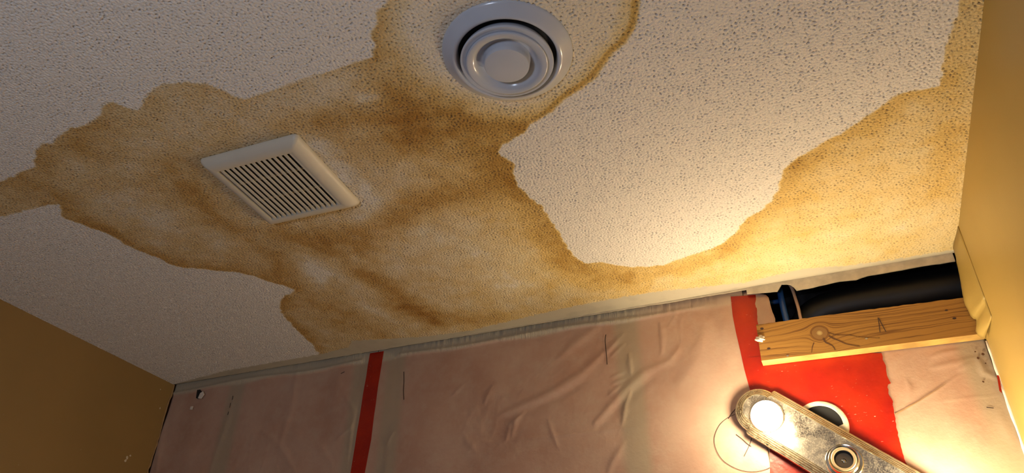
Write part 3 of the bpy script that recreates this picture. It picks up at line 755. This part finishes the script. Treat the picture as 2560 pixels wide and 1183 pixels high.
for ln, r_ in (([(2058,846),(2064,856),(2074,861),(2082,866),(2088,876)], .0022), ([(2072,840),(2084,847),(2097,852),(2118,861),(2150,866)], .0020), ([(2035,857),(2031,868),(2029,882)], .0013), ([(2070,832),(2092,838),(2120,838),(2150,843),(2200,846)], .0009)):
    ink('grain_crack', ln, r_, y=BY0, parent=blk, base=BY0, off=.0003, mat=M['crack'], taper=True)
bm = bmesh.new(); c = onY((1903,848), BY0)
bmesh.ops.create_icosphere(bm, subdivisions=3, radius=1)
for v in bm.verts:
    k = 1 + .25*math.sin(v.co.x*5+v.co.z*7)+.15*math.sin(v.co.z*11+v.co.y*9)
    v.co = Vector((c[0]-.003+v.co.x*.011*k, BY0-.001+v.co.y*.005*k, c[1]+v.co.z*.008*k))
bm_obj('plaster_blob', bm, M['white'], blk, True)

# ------------------------------------------------------------------ pipes and cable in the hole
pr = empty('drain_pipe', (0.16, 1.90, 2.40), 'thick black plastic drain pipe lying across inside the dark hole', 'pipe')
def local(o, pts): return [tuple(Vector(p) - o.location) for p in pts]
bm = bmesh.new()
tube(bm, local(pr, smoothline([(0.45,1.905,2.393),(0.25,1.905,2.392),(0.10,1.907,2.390),(0.03,1.915,2.380),(-0.01,1.935,2.350),(-.02,1.96,2.29)], 10)), .047, 40)
bm_obj('pipe', bm, M['abs'], pr, True)
bp = empty('water_pipe', (-.05, 1.86, 2.18), 'thin blue water pipe standing upright at the left end of the dark hole', 'pipe')
a, b = onY((1944,700), 1.86), onY((1968,810), 1.86)
bm = bmesh.new(); tube(bm, local(bp, smoothline([(a[0]-.006,1.862,CEIL+.05),(a[0],1.86,a[1]),((a[0]+b[0])/2-.0008,1.86,(a[1]+b[1])/2),(b[0],1.86,b[1]),(b[0]+.008,1.862,2.18)], 6)), .0082, 20)
bm_obj('pipe', bm, M['blue'], bp, True)
a2 = onY((1936,750), 1.86); bm = bmesh.new(); tube(bm, local(bp, [(a2[0]-.03,1.872,a2[1]-.001),(a2[0]+.012,1.872,a2[1])]), .0062, 16); bm_obj('branch_fitting', bm, M['blue'], bp, True)
cb = [onY(p, 1.85) for p in ((1972,708),(1980,722),(1989,748),(1997,775),(2003,803))]
pts = [(cb[0][0]-.006, 1.852, CEIL+.04)] + [(x, 1.85, z) for x, z in cb] + [(cb[-1][0]+.006, 1.852, 2.18)]
bm = bmesh.new(); tube(bm, smoothline(pts, 6), .0042, 14); o = bm_obj('electrical_cable', bm, M['cable'], None, True)
tag(o, 'thin beige electrical cable hanging beside the blue pipe in the hole', 'cable')
# crumpled plastic at the back of the cavity
xs = np.linspace(HX0+.002, .06, 40); zs = np.linspace(2.18, 2.372, 30); vs = []
for z in zs:
    for x in xs:
        vs.append((x, 2.012+.005*math.sin(x*70+z*40)+.003*math.sin(x*130-z*90), min(z, 2.372-(x-HX0)*.35)))
fs = [(j*40+i, j*40+i+1, (j+1)*40+i+1, (j+1)*40+i) for j in range(29) for i in range(39)]
o = mesh_obj('cavity_plastic', vs, fs, M['backpoly'], None, True); tag(o, 'bluish crumpled plastic deep in the hole behind the blue pipe', 'plastic sheet')
o.modifiers.new('thickness', 'SOLIDIFY').thickness = .0006

# ------------------------------------------------------------------ electrical box behind the light bar
bx = empty('electrical_box', (BX, YS-.004, BZ), 'round plaster-rimmed electrical box in the red tape, half hidden by the light bar', 'electrical box')
lathe('box_rim', [(.0475,.002),(.0475,-.004),(.049,-.0055),(.056,-.0055),(.0592,-.003),(.0598,0),(.0598,.003)], M['boxrim'], bx, 64, 'y')
lathe('box_well', [(.0475,-.0045),(.0474,-.001),(.030,-.0012),(.0001,-.0012)], M['black'], bx, 64, 'y')
bm = bmesh.new(); tb = (.036, -.024)
prism(bm, [(.050,-.002),(.038,-.006),(.030,-.018),(.038,-.028),(.048,-.020)], 'y', -.0065, -.0045); bm_obj('screw_tab', bm, M['boxrim'], bx)
bm = bmesh.new(); prism(bm, [(0.040+.0032*math.cos(k*.63), -.0145+.0032*math.sin(k*.63)) for k in range(10)], 'y', -.0070, -.006); bm_obj('screw_hole', bm, M['black'], bx)

# ------------------------------------------------------------------ vanity light bar
ux, uz = 0.7694, -0.6388
PYF, PYB = 1.788, 1.812                       # front and back of the bar
lb = empty('light_bar', (-0.1553, PYB, CZ+.6566), 'tilted ribbed metal vanity light bar with one glowing bulb and an empty socket', 'light fixture')
def loc(u, v, y):                             # bar coordinates to the empty's local space
    return (u*ux + v*(-uz), y - PYB, u*uz + v*ux)
LEN = .437
def outline(ins):
    """long strip with stepped shoulders and rounded ends, inset by ins"""
    half = .0628 - ins; r = .0548 - ins; sh = 0.005 + ins*0.12
    pts = []
    a0 = math.asin(min(1, (r*.985)/r))
    for k in range(25):                      # left end, from +v to -v
        a = math.pi/2 + math.pi*k/24; pts.append((r*math.cos(a)*.96 - .000, r*math.sin(a)))
    # soft hooked shoulder
    pts += [(sh-.002, -r+.0005), (sh-.001, -half+.004), (sh+.001, -half+.001), (sh+.004, -half)]
    pts += [(LEN-sh-.004, -half), (LEN-sh-.001, -half+.001), (LEN-sh+.001, -half+.004), (LEN-sh+.002, -r+.0005)]
    for k in range(25):
        a = -math.pi/2 + math.pi*k/24; pts.append((LEN + r*math.cos(a)*.96, r*math.sin(a)))
    pts += [(LEN-sh+.002, r-.0005), (LEN-sh+.001, half-.004), (LEN-sh-.001, half-.001), (LEN-sh-.004, half)]
    pts += [(sh+.004, half), (sh+.001, half-.001), (sh-.001, half-.004), (sh-.002, r-.0005)]
    return pts
prof = [(0, PYB)]
d = 0.0; y = PYF + .012
prof += [(0, y+.0005), (.0006, y-.0006)]
for k in range(4):                            # four rounded ribs stepping up to the mirror plate
    w_ = .0044
    for t in (0.15, .35, .6, .85):
        prof.append((.0012 + k*w_ + w_*t, y - .0028*k - .0030*math.sin(t*math.pi*.62)))
    prof.append((.0012 + (k+1)*w_, y - .0028*k - .0008))
prof += [(.0195, PYF-.0008), (.0205, PYF+.0006)]
vs, fs = [], []
n = len(outline(0))
for ins, yy in prof:
    for (u, v) in outline(ins): vs.append(loc(u, v, yy))
for i in range(len(prof)-1):
    for k in range(n): fs.append((i*n+k, i*n+(k+1) % n, (i+1)*n+(k+1) % n, (i+1)*n+k))
fs.append(tuple(range(n))[::-1])
o = mesh_obj('ribbed_rim', vs, fs, M['rim'], lb, True); o.modifiers.new('e', 'EDGE_SPLIT').split_angle = math.radians(45)
o['label'] = 'ribbed tan metal rim'
bm = bmesh.new(); A = [bm.verts.new(loc(u, v, PYF)) for u, v in outline(.0195)]; o2 = outline(.0195)
for t in tessellate_polygon([[Vector((p[0], p[1], 0)) for p in o2]]): bm.faces.new([A[k] for k in t])
o = bm_obj('mirror_plate', bm, M['chrome'], lb); o['label'] = 'dusty mirror face plate'
bmat = bmesh.new()
BV = .0035                                     # lamps sit a touch above the bar's centre line
def place(o, u, v=0.0, y=PYF):
    o.location = loc(u, v, y); return o
bulbc = onY((1915,1033), 1.700)
for k in range(3):
    u = .028 + .1905*k
    # axis local y, negative towards the room
    s = lathe('socket', [(.0395,0),(.0395,-.004),(.0375,-.0065),(.034,-.0055),(.0325,-.009),(.0315,-.020),(.0300,-.022),(.0275,-.021),(.0265,-.012)], M['socket'], lb, 72, 'y'); place(s, u, -.0045)
    r_ = lathe('socket_ring', [(.0265,-.010),(.0262,-.0225),(.0245,-.0240),(.0205,-.0235),(.0195,-.020),(.0195,-.006)], M['porcelain'], s, 64, 'y')
    c_ = lathe('socket_shell', [(.0194,-.021),(.0188,-.019),(.0192,-.017),(.0184,-.015),(.0190,-.013),(.0180,-.011),(.0184,-.008),(.017,-.004),(.0001,-.003)], M['sockin'], s, 48, 'y')
    ct = lathe('contact', [(.0055,-.003),(.0050,-.0065),(.003,-.008),(.0001,-.0082)], M['socket'], s, 24, 'y')
for k, lab in ((0, 'glowing globe bulb'), (2, None)):
    u = .028 + .1905*k
    R_ = .035; yc = -.064
    prof = [(.012,-.010),(.013,-.022),(.0150,-.030)]
    for a in np.linspace(math.radians(28), math.pi-.001, 26): prof.append((R_*math.sin(a), yc + R_*math.cos(a)))
    b_ = lathe('bulb', prof, M['bulb' if k == 0 else 'bulb_low'], lb, 48, 'y'); place(b_, u, -.0045)
    b_.rotation_euler = (math.radians(19), 0, math.radians(4)) if k == 0 else (0, 0, 0)
    if lab: b_['label'] = lab
# bent mounting strap joining bar and box
bm = bmesh.new(); c = (BX+.1553, 0, BZ-CZ-.6566)
box(bm, c[0]-.012, c[0]+.012, .0005, YS-.011-PYB, c[2]-.035, c[2]-.01); bm_obj('mounting_strap', bm, M['steel'], lb)

# ------------------------------------------------------------------ square exhaust fan grille
gx, gy = -1.017, .9775
gr = empty('fan_grille', (gx, gy, CEIL), 'square off-white slotted exhaust fan grille on the stained ceiling', 'fan grille')
gr.rotation_euler = (0, 0, math.radians(2.0))
def ring_sq(h, z, rc):
    pts = []
    for (cx_, cy_, a0) in ((h-rc, h-rc, 0), (-h+rc, h-rc, 90), (-h+rc, -h+rc, 180), (h-rc, -h+rc, 270)):
        for k in range(7):
            a = math.radians(a0 + 15*k); pts.append((cx_+rc*math.cos(a), cy_+rc*math.sin(a), z))
    return pts
prof = [(.1265, -.0005, .010), (.1262, -.004, .010), (.1245, -.0075, .009), (.1215, -.0115, .008), (.116, -.0165, .006), (.111, -.0195, .005), (.105, -.0208, .003), (.0965, -.0210, .0008), (.0955, -.0205, .0006), (.0955, -.004, .0006)]
vs, fs = [], []
for h_, z_, rc in prof: vs += ring_sq(h_, z_, rc)
n = 28
for i in range(len(prof)-1):
    for k in range(n): fs.append((i*n+k, i*n+(k+1) % n, (i+1)*n+(k+1) % n, (i+1)*n+k))
o = mesh_obj('frame', vs, fs, M['grille'], gr, True); o.modifiers.new('e', 'EDGE_SPLIT').split_angle = math.radians(40)
bm = bmesh.new(); ns = 14; pitch = .191/ns
for k in range(ns):
    x = -.0955 + pitch*k
    box(bm, x+pitch*.52, x+pitch, -.096, .096, -.0200, -.0172)
o = bm_obj('slats', bm, M['grille'], gr)
md = o.modifiers.new('b', 'BEVEL'); md.width = .0006; md.segments = 2
bm = bmesh.new()
for yy in (-.033, .033): box(bm, -.0955, .0955, yy-.0015, yy+.0015, -.0105, -.0060)
bm_obj('cross_rib', bm, M['grille'], gr)
bm = bmesh.new(); box(bm, -.0952, .0952, -.0952, .0952, -.0034, -.0022); bm_obj('dark_housing', bm, M['black'], gr)

# ------------------------------------------------------------------ round ceiling diffuser
vt = empty('round_vent', (-.3993, .8209, CEIL), 'round glossy pale grey air diffuser with nested rings on the ceiling', 'vent')
lathe('flange', [(.1165,0.00240),(.1165,-0.00144),(.1155,-0.00312),(.113,-0.00480),(.108,-0.00864),(.103,-0.01248),(.099,-0.01536),(.0965,-0.01704),(.094,-0.01776),(.0915,-0.01716),(.0895,-0.01500),(.0882,-0.01080),(.0875,-0.00480),(.087,0.00120)], M['vent'], vt, 128)
lathe('throat', [(.0872,-0.00180),(.060,-0.00216),(.0001,-0.00216)], M['black'], vt, 64)
lathe('middle_ring', [(.070,-0.00264),(.0765,-0.00720),(.0805,-0.01440),(.0825,-0.02100),(.0828,-0.02340),(.0818,-0.02496),(.0800,-0.02520),(.0775,-0.02496),(.0745,-0.02460),(.0725,-0.02472),(.0715,-0.02400),(.0700,-0.02160)], M['vent'], vt, 128)
lathe('dish', [(.0712,-0.02256),(.0722,-0.02664),(.0722,-0.02880),(.0712,-0.02976),(.0690,-0.03000),(.0640,-0.02928),(.0600,-0.02784),(.0560,-0.02460),(.0530,-0.02040),(.0500,-0.01620),(.0470,-0.01416),(.0440,-0.01344),(.0400,-0.01344)], M['vent'], vt, 128)
lathe('knob', [(.0425,-0.01296),(.0415,-0.01560),(.0405,-0.02400),(.0398,-0.03060),(.0388,-0.03216),(.0370,-0.03264),(.0200,-0.03360),(.0001,-0.03396)], M['vent'], vt, 96)
